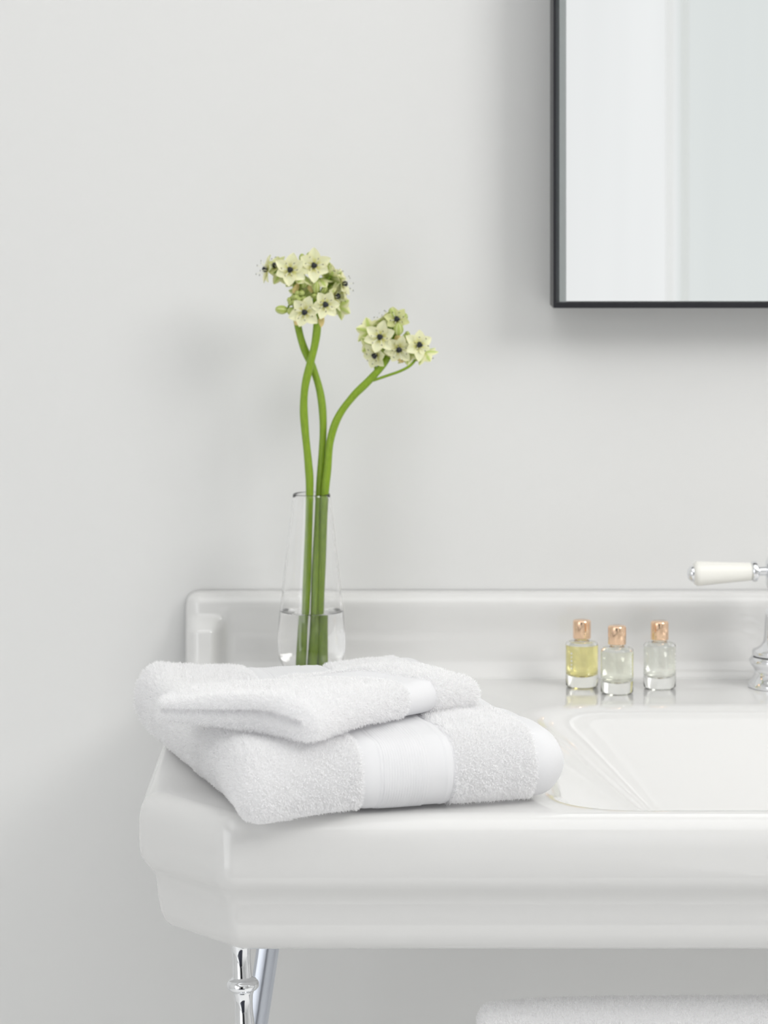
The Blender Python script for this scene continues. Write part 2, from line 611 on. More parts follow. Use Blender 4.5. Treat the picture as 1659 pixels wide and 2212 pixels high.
for a, b in ((ix0, ix0 + bv), (ix1, ix1 - bv)):
    m = MB()
    vs = [(a, ye, iz0), (b, yg, iz0), (b, yg, iz1), (a, ye, iz1), (a, -0.012, iz0), (b, -0.012, iz0), (b, -0.012, iz1), (a, -0.012, iz1)]
    fs = [(0, 1, 2, 3), (4, 7, 6, 5), (0, 4, 5, 1), (3, 2, 6, 7), (0, 3, 7, 4), (1, 5, 6, 2)]
    m.add(vs, fs if a < b else [tuple(reversed(f)) for f in fs])
    m.build('mirror_edge', M_BEVEL, mir, smooth=False)
settle(mir)


# ------------------------------------------------------------------ tap
TX, TY = 0.2925, -0.07
tap = thing('lever_tap', 'chrome pillar tap with white porcelain lever on the basin deck', 'tap', (TX, TY, DECK))
m = MB()
m.lathe([(0, 0.0002), (0.0226, 0.0002), (0.0230, 0.0015), (0.0224, 0.0035), (0.0205, 0.0060), (0.0185, 0.0095), (0.0180, 0.0125), (0.0190, 0.0150), (0.0212, 0.0172), (0.0220, 0.0192), (0.0216, 0.0212), (0.0200, 0.0228), (0, 0.0228)], 64, (TX, TY, DECK))
m.build('base', M_CHROME, tap, angle=40)
m = MB(); m.lathe([(0, 0.0225), (0.0188, 0.0225), (0.0188, 0.0238), (0, 0.0238)], 64, (TX, TY, DECK)); m.build('groove_ring', M_GROOVE, tap, angle=40)  # near-black ring in the groove between base and column
m = MB()
m.lathe([(0, 0.0236), (0.0192, 0.0236), (0.0198, 0.0246), (0.0198, 0.0266), (0.0190, 0.0280), (0.0160, 0.0292), (0.0130, 0.0310), (0.0116, 0.0340), (0.0110, 0.0390), (0.0104, 0.0480), (0.0100, 0.0540), (0.0092, 0.0575), (0.0075, 0.0600), (0.0055, 0.0612), (0.0052, 0.0680), (0.0060, 0.0715),
         (0.0085, 0.0735), (0.0098, 0.0765), (0.0100, 0.0850), (0.0098, 0.0930), (0.0080, 0.0965), (0.0050, 0.0985), (0, 0.0990)], 64, (TX, TY, DECK))
m.build('column', M_CHROME, tap, angle=40)
ax = Vector((-1, -0.06, -0.028)).normalized()
hc = Vector((TX, TY, DECK + 0.0862))
m = MB()
m.lathe([(0, 0.006), (0.0034, 0.006), (0.0034, 0.0145), (0.0050, 0.0152), (0.0074, 0.0166), (0.0078, 0.0180), (0.0074, 0.0198), (0.0064, 0.0206), (0, 0.0206)], 40, hc, ax)
m.build('lever_collar', M_CHROME, tap, angle=40)
m = MB()
m.lathe([(0, 0.0204), (0.0058, 0.0204), (0.0066, 0.0210), (0.0078, 0.040), (0.0092, 0.0590), (0.0092, 0.0612), (0.0078, 0.0632), (0.0060, 0.0638), (0, 0.0638)], 48, hc, ax)
m.build('porcelain_lever', M_HANDLE, tap, angle=40)
m = MB()
m.lathe([(0, 0.0636), (0.0060, 0.0636), (0.0061, 0.0645), (0.0052, 0.0664), (0.0032, 0.0680), (0, 0.0686)], 40, hc, ax)
m.build('lever_tip', M_CHROME, tap, angle=40)
settle(tap)

# ------------------------------------------------------------------ bottles
def bottle(px, py, liq, label, fill=0.0305, rot=0.0):
    d = FPX * (EYE.z - DECK) / (py - HY)
    Y = EYE.y + d
    X = (px - HX) * d / FPX
    c = (X, Y, DECK + 0.0004)
    t = thing('miniature_bottle', label, 'bottle', c, 'miniature bath oil bottles on the basin deck')
    m = MB()
    R = 0.0120
    m.lathe([(0, 0.0003), (0.0095, 0.0), (R - 0.0008, 0.0003), (R, 0.0012), (R, 0.0310), (R - 0.0006, 0.0325), (R - 0.002, 0.0333), (0.0062, 0.0338), (0.0052, 0.0348), (0.0050, 0.0385), (0.0036, 0.0385),
             (0.0036, 0.0340), (0.0060, 0.0327), (R - 0.0022, 0.0318), (R - 0.0012, 0.0305), (R - 0.0012, 0.0150), (R - 0.0017, 0.0122), (R - 0.0034, 0.0097), (R - 0.0060, 0.0084), (0, 0.0076)], 56, c)
    m.build('glass_body', M_BGLASS, t, angle=60)
    m = MB()
    ri = R - 0.0012 + 0.00008
    m.lathe([(0, 0.00752), (R - 0.0060, 0.00832), (R - 0.0034 + 0.00006, 0.00962), (R - 0.0017 + 0.00008, 0.01215), (ri, 0.0150), (ri, fill), (0, fill)], 56, c)
    m.build('liquid', liq, t, angle=50)
    m = MB()
    m.lathe([(0, 0.0355), (0.0064, 0.0355), (0.0066, 0.0360), (0.0066, 0.0478), (0.0064, 0.0486), (0.0058, 0.0491), (0, 0.0493)], 48, c)
    m.build('cap', M_GOLD, t, angle=40)
    # small white print running up the side
    m = MB()
    for k, (zz, w) in enumerate(((0.0255, 0.0013), (0.0228, 0.0010), (0.0200, 0.0013), (0.0172, 0.0010), (0.0145, 0.0012))):
        a0 = -PI / 2 + rot
        da = w / R
        ls = []
        for q in (-da / 2, da / 2):
            ls.append((a0 + q))
        vs = []
        for rr in (R + 0.00004, R + 0.00012):
            for a in ls:
                for z in (zz - 0.0006, zz + 0.0006):
                    vs.append((c[0] + rr * math.cos(a), c[1] + rr * math.sin(a), c[2] + z))
        m.add(vs, [(0, 1, 3, 2), (4, 6, 7, 5), (0, 4, 5, 1), (2, 3, 7, 6), (0, 2, 6, 4), (1, 5, 7, 3)])
    m.build('printed_lettering', M_PRINT, t, smooth=False)
    settle(t)


bottle(1257, 1483, M_OIL, 'small glass bottle of yellow oil with gold cap, leftmost of three', rot=-0.75)
bottle(1333, 1497, M_OIL2, 'small bottle of pale green oil with gold cap, nearest, middle of three', rot=0.95)
bottle(1425, 1486, M_OIL3, 'small bottle of almost clear oil with gold cap, nearest the tap', rot=1.2)

# ------------------------------------------------------------------ vase with water
VX, VY = P(673, 1400, -0.075).x, -0.075
vase = thing('glass_vase', 'tall clear glass bud vase half filled with water behind the towels', 'vase', (VX, VY, DECK))
vc = (VX, VY, DECK + 0.0004)
vprof = [(0.0085, 0.0), (0.0118, 0.0015), (0.0152, 0.0060), (0.0183, 0.0110), (0.0214, 0.0160), (0.0238, 0.0212), (0.0248, 0.0275), (0.0250, 0.0360), (0.0242, 0.0480), (0.0235, 0.0570), (0.0212, 0.0780), (0.0186, 0.1010), (0.0160, 0.1240), (0.0138, 0.1430)]


def vr(z, prof):
    for (r0, z0), (r1, z1) in zip(prof, prof[1:]):
        if z0 <= z <= z1:
            return r0 + (r1 - r0) * (z - z0) / (z1 - z0)
    return prof[-1][0]


def smooth_prof(prof, n=5):
    pts = spline([(r, z, 0) for r, z in prof], n)
    return [(p.x, p.y) for p in pts]


op = smooth_prof(vprof)
inner = smooth_prof([(0.0001, 0.0070), (0.0080, 0.0076), (0.0130, 0.0103), (0.0166, 0.0140), (0.0198, 0.0180), (0.0223, 0.0226), (0.0234, 0.0282), (0.0236, 0.0360), (0.0229, 0.0480), (0.0222, 0.0570), (0.0200, 0.0780), (0.0175, 0.1010), (0.0149, 0.1240), (0.0127, 0.1426)])
m = MB()
m.lathe([(0, 0.0006), (0.006, 0.0003)] + op + [(0.0135, 0.1434), (0.0130, 0.1434)] + inner[::-1], 96, vc)
m.build('glass_body', M_GLASS, vase)
m = MB()
WL = 0.0565
wp = [(r + 0.00008, z - 0.00005) for r, z in inner if z < WL - 0.002]
rw = vr(WL, inner)
m.lathe([(0, wp[0][1])] + wp + [(vr(WL - 0.001, inner) + 0.00008, WL - 0.001), (rw + 0.00008, WL + 0.0006), (rw - 0.0006, WL), (rw - 0.0020, WL - 0.0005), (0, WL - 0.0006)], 96, vc)
m.build('water', M_WATER, vase, angle=40)
settle(vase)


# ------------------------------------------------------------------ star flowers
def petal(mb, c, R, n, roll, lenf, wf, cup, green):
    """one pointed petal starting at the blossom's centre"""
    n = n.normalized()
    ref = Vector((0, 0, 1)) if abs(n.z) < 0.9 else Vector((1, 0, 0))
    a = n.cross(ref).normalized()
    b = n.cross(a).normalized()
    e = (a * math.cos(roll) + b * math.sin(roll))
    s = n.cross(e)
    NU, NV = 8, 5
    L = R * lenf
    for side in (0, 1):
        vs, cs = [], []
        for i in range(NU + 1):
            t = i / NU
            w = R * wf * (math.sin(PI * min(0.10 + 0.90 * t, 1) ** 0.85) ** 0.75 if t < 1 else 0.02)
            w = max(w, R * 0.02)
            for j in range(NV + 1):
                q = 2 * j / NV - 1
                h = cup * R * (t ** 1.6) * 0.9 - 0.16 * R * (t > 0.7) * (t - 0.7) + 0.10 * R * q * q * math.sin(PI * t) - (0.018 * R if abs(q) < 0.25 else 0)
                p = c + e * (L * t + 0.05 * R) + s * (w * q) + n * (h - 0.12 * R) - n * (0.00022 * side * (1 - abs(q) * 0.9))
                vs.append(p)
                base = np.array([0.80, 0.78, 0.24])
                tip = np.array([0.96, 0.95, 0.69]) if side == 0 else np.array([0.90, 0.90, 0.60])
                k = sstep(t, 0.02, 0.38)
                col = base * (1 - k) + tip * k
                if side == 1 and abs(q) < 0.45:
                    col = np.array([0.62, 0.72, 0.25])
                if green:
                    col = col * (1 - green) + np.array([0.62, 0.66, 0.15]) * green
                cs.append(tuple(col))
        fs = []
        for i in range(NU):
            for j in range(NV):
                k = i * (NV + 1) + j
                f = (k, k + 1, k + NV + 2, k + NV + 1)
                fs.append(f if side == 0 else f[::-1])
        mb.add(vs, fs, cs)


def blossom(parent, px, py, Y, n, R=0.0102, roll=0.3, green=0.0, cup=0.25, root=None, jitter=0.12):
    c = P(px, py, Y)
    n = Vector(n).normalized()
    R *= 1.08
    mb = MB()
    for k in range(6):
        petal(mb, c, R, n, roll + k * PI / 3 + random.uniform(-jitter, jitter), random.uniform(0.92, 1.08), random.uniform(0.36, 0.44), cup + random.uniform(-0.12, 0.12), green)
    fl = mb.build('blossom', M_PETAL, parent)
    # black ovary, slightly lobed
    mb = MB()
    q = Vector((0, 0, 1)).rotation_difference(n)
    r0 = 0.00225
    ls = []
    for i in range(9):
        ph = PI * (i + 0.001) / 8.002
        ring = []
        for k in range(18):
            th = 2 * PI * k / 18
            rr = r0 * (1 + 0.10 * math.cos(3 * th) * math.sin(ph) + random.uniform(-0.04, 0.04))
            ring.append(c + q @ Vector((rr * math.sin(ph) * math.cos(th), rr * math.sin(ph) * math.sin(th), -rr * math.cos(ph) * 0.9 + 0.0008)))
        ls.append(ring)
    mb.loops(ls)
    mb.build('ovary', M_BLACK, fl)
    mf, ma = MB(), MB()
    ref = Vector((0, 0, 1)) if abs(n.z) < 0.9 else Vector((1, 0, 0))
    a = n.cross(ref).normalized(); b = n.cross(a).normalized()
    for k in range(6):
        th = roll + 0.5 + k * PI / 3 + random.uniform(-0.15, 0.15)
        e = a * math.cos(th) + b * math.sin(th)
        tip = c + e * R * random.uniform(0.42, 0.58) + n * R * random.uniform(0.35, 0.55)
        mf.tube(spline([c + e * 0.0016 - n * 0.0006, c + e * R * 0.28 + n * R * 0.18, tip], 3), [0.00032, 0.0003, 0.00028, 0.00024, 0.0002, 0.00018, 0.00015][:7], 6)
        dd = (a * random.uniform(-1, 1) + b * random.uniform(-1, 1)).normalized() * 0.0007
        ma.tube([tip - dd, tip, tip + dd], [0.00012, 0.00030, 0.00012], 6)
    mf.build('filaments', M_FILAMENT, fl)
    ma.build('anthers', M_ANTHER, fl)
    if root is not None:
        r = Vector(root)
        mb = MB()
        mid = r.lerp(c - n * 0.006, 0.55) - n * 0.002
        mb.tube(spline([r, mid, c - n * 0.0012], 5), 0.0008, 8)
        mb.build('flower_stalk', M_STEM, parent)
    return fl


def bud(parent, px, py, Y, rx, ln, ax, root=None):
    """closed bud: three cream lobes with green seams"""
    c = P(px, py, Y)
    ax = Vector(ax).normalized()
    q = Vector((0, 0, 1)).rotation_difference(ax)
    mb = MB()
    ls, cols = [], []
    N = 24
    for i in range(13):
        t = i / 12
        ph = PI * (0.002 + 0.996 * t)
        r = math.sin(ph) * rx * (1 - 0.16 * t)
        ring = []
        for k in range(N):
            th = 2 * PI * k / N
            rr = r * (1 + 0.05 * math.cos(6 * th))
            ring.append(c + q @ Vector((rr * math.cos(th), rr * math.sin(th), -math.cos(ph) * ln)))
            g = 0.5 + 0.5 * math.cos(6 * th)
            g = g ** 2 * 0.8
            cols.append(tuple(np.array([0.50, 0.60, 0.14]) * (1 - g) + np.array([0.80, 0.83, 0.46]) * g))
        ls.append(ring)
    mb.loops(ls)
    mb.c = cols
    mb.build('bud', M_PETAL, parent)
    if root is not None:
        mb = MB()
        mb.tube(spline([Vector(root), Vector(root).lerp(c, 0.5) - ax * 0.001, c - ax * ln * 0.9], 4), 0.00075, 8)
        mb.build('flower_stalk', M_STEM, parent)


def bract(parent, px, py, Y, w, l, ax, n=(0, -1, 0)):
    c = P(px, py, Y)
    ax, n = Vector(ax).normalized(), Vector(n).normalized()
    s = ax.cross(n).normalized()
    mb = MB()
    for side in (0, 1):
        vs, fs = [], []
        for i in range(7):
            t = i / 6
            ww = w * max(math.sin(PI * (0.15 + 0.85 * t)) ** 0.8 if t < 1 else 0.03, 0.03)
            for j in range(5):
                qq = j / 2 - 1
                vs.append(c + ax * (t * l) + s * ww * qq + n * (0.0012 * math.sin(PI * t) - 0.0008 * qq * qq - side * 0.00015 * (1 - 0.9 * abs(qq))))
        for i in range(6):
            for j in range(4):
                k = i * 5 + j
                f = (k, k + 1, k + 6, k + 5)
                fs.append(f if side else f[::-1])
        mb.add(vs, fs)
    mb.build('bract', M_BRACT, parent)


def stem(parent, pts, r, taper=None):
    wp = spline([P(*p) for p in pts], 10)
    n = len(wp)
    rad = [r * (1.0 + 0.05 * math.sin(i * 0.31)) * (taper if taper and i > n * 0.97 else 1) for i in range(n)]
    mb = MB()
    mb.tube(wp, rad, 20)
    mb.build('stem', M_STEM, parent)


S = VY
GRP = 'cut star flowers in the glass vase'
FZ = DECK + 0.012
# stem whose top is behind, left part of the twin head
fA = thing('star_flower', 'cream star flower leaning left at the top, its curved stem passing behind another', 'flower', (VX, VY, FZ), GRP)
stem(fA, [(672, 1462, S - 0.001), (677, 1380, S), (680, 1280, S), (684, 1180, S + 0.001), (690, 1060, S + 0.004), (696, 980, S + 0.004), (698, 910, S + 0.004), (692, 850, S + 0.005), (676, 795, S + 0.005), (656, 750, S + 0.004), (644, 705, S + 0.003), (640, 660, S + 0.002), (641, 615, S + 0.002)], 0.0028)
rB = P(641, 640, S + 0.002)
rB2 = P(641, 612, S + 0.002)
Yf = S - 0.008
blossom(fA, 574, 582, S, (-0.95, -0.25, 0.15), roll=0.2, R=0.0098, root=rB2, cup=0.1)
blossom(fA, 594.5, 574.5, S + 0.002, (-0.45, -0.55, 0.75), roll=0.9, R=0.0085, green=0.45, root=rB2, cup=0.3)
blossom(fA, 627, 583, Yf - 0.003, (-0.12, -1, 0.15), roll=0.45, R=0.0108, root=rB2)
blossom(fA, 658, 674.5, Yf - 0.003, (-0.1, -1, -0.08), roll=0.25, R=0.0106, root=rB)
bud(fA, 608, 669, S - 0.004, 0.0036, 0.0047, (-1, -0.3, 0.15), root=rB)
bud(fA, 628, 672, S - 0.005, 0.0030, 0.0034, (-0.6, -0.9, -0.3), root=rB)
bud(fA, 652, 556, S, 0.0022, 0.0030, (0.1, -0.2, 1), root=rB2)
for k, (x, y) in enumerate(((633, 643), (643, 634), (652, 633), (628, 654), (636, 652), (646, 647), (626, 648), (655, 645), (640, 642), (650, 652))):
    bud(fA, x, y, S - 0.005 - 0.0015 * (k % 3), 0.0023, 0.0028, (random.uniform(-0.6, 0.6), -1, random.uniform(-0.2, 0.9)))
bract(fA, 640, 703, S - 0.003, 0.002, 0.0075, (0.1, 0, 1))
blossom(fA, 652, 598, S - 0.002, (-0.3, 0.2, -1), roll=0.2, R=0.0100, root=rB2, cup=0.5)
blossom(fA, 641, 600, S + 0.004, (-0.6, 0.7, 0.2), roll=0.4, R=0.0100, root=rB2)
blossom(fA, 654, 634, S + 0.005, (-0.1, 0.7, 0.5), roll=0.2, R=0.0098, root=rB)
blossom(fA, 606, 590, S + 0.006, (-0.4, 0.8, -0.2), roll=0.1, R=0.0085, root=rB2)
bud(fA, 660, 612, S - 0.006, 0.0026, 0.0042, (0.4, -0.3, 0.8), root=rB2)
bract(fA, 634, 634, S - 0.002, 0.0022, 0.010, (0.5, 0, 1))
settle(fA)
# stem in front, right part of the twin head
fB = thing('star_flower', 'cream star flower at the top right of the pair, its stem crossing in front', 'flower', (VX - 0.005, VY, FZ), GRP)
stem(fB, [(654, 1462, S - 0.002), (657, 1390, S - 0.002), (661, 1300, S - 0.002), (665, 1200, S - 0.002), (669, 1060, S - 0.002), (666, 1000, S - 0.002), (659, 930, S - 0.002), (656, 880, S - 0.002), (659, 835, S - 0.003), (669, 790, S - 0.003), (680, 745, S - 0.003), (685, 705, S - 0.002), (684, 660, S), (682, 615, S)], 0.0029)
rA = P(684, 650, S)
rA2 = P(683, 615, S)
blossom(fB, 678.5, 573.5, Yf, (0.05, -0.85, 0.1), roll=0.5, R=0.0110, cup=0.35, root=rA2)
blossom(fB, 743, 613.5, S, (0.93, -0.25, 0.2), roll=0.3, R=0.0100, root=rA2, cup=0.1)
blossom(fB, 728, 640, S - 0.002, (0.75, -0.65, 0.05), roll=0.7, R=0.0100, root=rA)
blossom(fB, 703, 658, Yf - 0.003, (0.12, -1, 0.05), roll=0.1, R=0.0096, root=rA, cup=0.35)
blossom(fB, 714, 600, S + 0.004, (0.5, 0.8, 0.3), roll=0.6, R=0.0105, root=rA2)
bud(fB, 669, 556, S - 0.002, 0.0034, 0.0045, (0.25, -0.3, 1), root=rA2)
bud(fB, 690, 567, S - 0.002, 0.0034, 0.0042, (0.5, -0.3, 0.9), root=rA2)
bud(fB, 683, 621, Yf - 0.001, 0.0028, 0.0048, (0.05, -0.35, 1), root=rA)
bud(fB, 679, 640, Yf + 0.001, 0.0024, 0.0030, (0.1, -0.9, 0.4), root=rA)
bract(fB, 688, 708, S - 0.0035, 0.0028, 0.0105, (0.35, 0, 1))
blossom(fB, 718, 592, S - 0.001, (0.5, 0.1, 0.9), roll=0.9, R=0.0098, root=rA2, cup=0.4)
blossom(fB, 712, 622, S + 0.003, (0.5, 0.3, -0.6), roll=0.3, R=0.0098, root=rA2, cup=0.3)
blossom(fB, 690, 606, S - 0.001, (0.2, 0.2, -1), roll=0.5, R=0.0098, root=rA2, cup=0.5)
blossom(fB, 733, 660, S + 0.002, (0.5, 0.7, 0.0), roll=0.5, R=0.0095, root=rA)
bud(fB, 700, 626, S - 0.006, 0.0024, 0.0036, (0.5, -0.3, 0.8), root=rA)
bract(fB, 676, 632, S - 0.004, 0.0020, 0.009, (-0.6, 0, 1))
settle(fB)
# lower flower bending right
fC = thing('star_flower', 'lower cream star flower whose stem bends out to the right', 'flower', (VX + 0.007, VY, FZ), GRP)
stem(fC, [(691, 1460, S + 0.001), (691, 1380, S + 0.001), (693, 1280, S + 0.001), (697, 1180, S), (702, 1070, S - 0.001), (708, 1010, S - 0.001), (714, 950, S - 0.001), (731, 900, S - 0.001), (762, 857, S - 0.001), (796, 823, S - 0.001), (826, 789, S - 0.001), (842, 758, S), (850, 725, S)], 0.0028)
rC = P(842, 757, S)
rC2 = P(850, 726, S)
blossom(fC, 821, 728, Yf - 0.002, (-0.2, -1, 0.08), roll=0.35, R=0.0108, root=rC2)
blossom(fC, 810, 768, S - 0.005, (-0.6, -0.8, -0.25), roll=0.1, R=0.0098, root=rC)
blossom(fC, 857, 690, Yf + 0.003, (0.05, -0.9, 0.35), roll=0.8, R=0.0085, root=rC2, green=0.5, cup=0.45)
blossom(fC, 861.5, 755, Yf, (0.15, -0.9, -0.35), roll=0.2, R=0.0102, root=rC)
blossom(fC, 905.5, 745, S - 0.006, (0.35, -0.95, 0.12), roll=0.4, R=0.0104)
blossom(fC, 796, 714, S + 0.004, (-0.5, 0.8, 0.3), roll=0.3, R=0.0098, root=rC2)
blossom(fC, 830, 690, S + 0.003, (-0.55, 0.3, 0.8), roll=0.9, R=0.0092, root=rC2)
bud(fC, 861, 711, Yf - 0.003, 0.0038, 0.0048, (0.0, -0.35, 1), root=rC2)
bud(fC, 848, 677, S - 0.002, 0.0031, 0.0046, (-0.35, -0.2, 1), root=rC2)
bud(fC, 871, 687, S - 0.001, 0.0034, 0.0042, (0.6, -0.2, 0.9), root=rC2)
for x, y in ((874, 728), (880, 722), (867, 738), (876, 740)):
    bud(fC, x, y, S - 0.004, 0.0022, 0.0030, (random.uniform(0, 0.7), -0.8, 0.6))
bract(fC, 858, 742, S - 0.004, 0.0026, 0.008, (0.1, 0, 1))
blossom(fC, 838, 752, S + 0.003, (-0.1, 0.5, -0.8), roll=0.4, R=0.0098, root=rC)
blossom(fC, 802, 748, S + 0.004, (-0.6, 0.6, -0.2), roll=0.7, R=0.0100, root=rC)
blossom(fC, 884, 765, S + 0.002, (0.4, 0.4, -0.8), roll=0.1, R=0.0095, root=rC, cup=0.4)
blossom(fC, 836, 708, S + 0.004, (-0.2, 0.6, 0.7), roll=0.5, R=0.0096, root=rC2)
blossom(fC, 918, 764, S - 0.003, (0.5, 0.4, -0.7), roll=0.5, R=0.0085, cup=0.5)
bract(fC, 878, 745, S - 0.005, 0.0026, 0.007, (-0.4, 0, 0.7))
bract(fC, 872, 782, S - 0.003, 0.0018, 0.007, (-0.8, 0, 0.5))
mb = MB(); mb.tube(spline([P(806, 822, S - 0.001), P(835, 812, S - 0.003), P(866, 801, S - 0.005), P(888, 788, S - 0.005), P(902, 768, S - 0.002), P(905, 749, S - 0.003)], 6), 0.00105, 10); mb.build('flower_stalk', M_STEM, fC)
mb = MB(); mb.tube(spline([P(812, 800, S - 0.002), P(810, 789, S + 0.001), P(811, 772, S + 0.001)], 5), 0.0010, 10); mb.build('flower_stalk', M_STEM, fC)
settle(fC)


# ------------------------------------------------------------------ towels
def wob(X, Y, Z, amp):
    s = np.sin(X * 61 + 1.3) * np.cos(Y * 47 + Z * 55) + 0.6 * np.sin(X * 118 + Y * 83 + 2.1) + 0.5 * np.cos(Y * 131 - X * 40 + Z * 90) + 0.35 * np.sin(X * 260 + Z * 210 + Y * 190)
    return s * amp


def folded_section(L, t, nb, gap=0.96, back_r=1.0):
    """closed outline of two layers folded at the front (a = 0); returns (centre line a, z) and (unit offset a, z)"""
    cl, of = [], []
    ns = nb
    za, zb = 1.5 * t, 0.5 * t
    # outer surface: back of the top layer -> front fold -> back of the bottom layer
    A = np.linspace(L - t / 2, t, ns)
    for a in A:
        cl.append((a, za)); of.append((0, 1))
    for w in np.linspace(0, PI, 21)[1:-1]:
        cl.append((t - math.sin(w) * t / 2, t + math.cos(w) * t / 2)); of.append((-math.sin(w), math.cos(w)))
    for a in A[::-1]:
        cl.append((a, zb)); of.append((0, -1))
    for w in np.linspace(0, PI, 9)[1:-1]:
        cl.append((L - t / 2, zb)); of.append((math.sin(w), -math.cos(w)))
    # inner faces
    for a in A:
        cl.append((a, zb)); of.append((0, gap))
    for w in np.linspace(0, PI, 7)[1:-1]:
        cl.append((t - math.sin(w) * t / 2, t - math.cos(w) * t / 2)); of.append((math.sin(w) * gap, math.cos(w) * gap))
    for a in A[::-1]:
        cl.append((a, za)); of.append((0, -gap))
    for w in np.linspace(0, PI, 9)[1:-1]:
        cl.append((L - t / 2, za)); of.append((math.sin(w), -math.cos(w)))
    return np.array(cl), np.array(of)


def towel_surface(us, W, L, t, rl, rr, cl, of, recess=None, closed_left=False):
    """grid of local points (u, a, z) for the columns us"""
    G = np.zeros((len(us), len(cl), 3))
    h0 = t / 2
    for i, u in enumerate(us):
        h, zs_, pull = h0, 1.0, 0.0
        uu = u
        if u < rl:
            f = math.sqrt(max(0, 1 - (1 - u / rl) ** 2))
            if closed_left:
                zs_ = f
            else:
                h = h0 * f
            pull = rl * 0.6 * (1 - f)
        if W - u < rr:
            f = max(0, 1 - (1 - (W - u) / rr) ** 2.5) ** 0.45
            zs_ = f
            pull = rr * 0.8 * (1 - f)
        dh = recess[i] if recess is not None else 0.0
        p = cl + of * (h + dh * (h / h0))
        z = t + (p[:, 1] - t) * zs_
        a = p[:, 0] + pull * (1 - 2 * np.clip(p[:, 0] / L, 0, 1))
        G[i, :, 0] = uu
        G[i, :, 1] = a
        G[i, :, 2] = z
    return G


def to_world(G, W, L, corners, zf, amp):
    F, R, B, BR = [np.array(c) for c in corners]
    u = G[..., 0] / W
    a = G[..., 1] / L
    X = (1 - u) * (1 - a) * F[0] + u * (1 - a) * R[0] + (1 - u) * a * B[0] + u * a * BR[0]
    Y = (1 - u) * (1 - a) * F[1] + u * (1 - a) * R[1] + (1 - u) * a * B[1] + u * a * BR[1]
    Z = zf(u, a, G[..., 2], X, Y)
    w = wob(X, Y, Z, amp)
    return np.stack([X + w * 0.5, Y + w * 0.6, Z + w * np.clip((G[..., 2]) * 60, 0, 1)], -1)


def grid_faces(nu, nv, closed=True):
    i = np.arange(nu - 1)[:, None]
    j = np.arange(nv if closed else nv - 1)[None, :]
    jn = (j + 1) % nv
    return np.stack([i * nv + j, i * nv + jn, (i + 1) * nv + jn, (i + 1) * nv + j], -1).reshape(-1, 4)


def pile(V, quads, density, length, wid, zmin, parent_name='pile', under=None, lenf=None):
    """terry tufts standing on the quads; returns vertex and face arrays"""
    A, B, C, D = [V[quads[:, k]] for k in range(4)]
    n = np.cross(C - A, D - B)
    area_ = 0.5 * np.linalg.norm(n, axis=1)
    nn = n / np.maximum(np.linalg.norm(n, axis=1, keepdims=True), 1e-12)
    keep = (area_ > 1e-10) & ~((nn[:, 2] < -0.9))
    idx = np.where(keep)[0]
    cnt = rng.poisson(area_[idx] * density)
    f = np.repeat(idx, cnt)
    k = len(f)
    s, t = rng.random((k, 1)), rng.random((k, 1))
    p = (A[f] * (1 - s) + B[f] * s) * (1 - t) + (D[f] * (1 - s) + C[f] * s) * t
    N = nn[f]
    ok = p[:, 2] > zmin
    p, N = p[ok], N[ok]
    k = len(p)
    rd = rng.normal(size=(k, 3))
    clump = np.stack([np.sin(p[:, 0] * 900 + p[:, 2] * 700), np.sin(p[:, 1] * 800 + 1.0), np.cos(p[:, 2] * 950 + p[:, 0] * 500)], -1)
    d = N + rd * 0.38 + clump * 0.25
    d /= np.linalg.norm(d, axis=1, keepdims=True)
    d2 = d + rng.normal(size=(k, 3)) * 0.45 - N * 0.1
    d2 /= np.linalg.norm(d2, axis=1, keepdims=True)
    l = length * rng.uniform(0.6, 1.25, (k, 1))
    if lenf is not None:
        l = l * lenf(p)[:, None]
    side = np.cross(d, rng.normal(size=(k, 3)))
    side /= np.maximum(np.linalg.norm(side, axis=1, keepdims=True), 1e-9)
    w = wid * rng.uniform(0.7, 1.3, (k, 1))
    p0 = p - N * 0.0003
    p1 = p + d * l * 0.55
    p2 = p1 + d2 * l * 0.45
    T = np.stack([p0 - side * w, p0 + side * w, p1 + side * w * 1.1, p1 - side * w * 1.1, p2 + side * w * 0.35, p2 - side * w * 0.35], 1)
    T[:, :, 2] = np.maximum(T[:, :, 2], zmin - 0.0008)
    Vt = T.reshape(-1, 3)
    b = np.arange(k)[:, None] * 6
    Q = np.concatenate([b + np.array([[0, 1, 2, 3]]), b + np.array([[3, 2, 4, 5]])])
    return Vt, Q


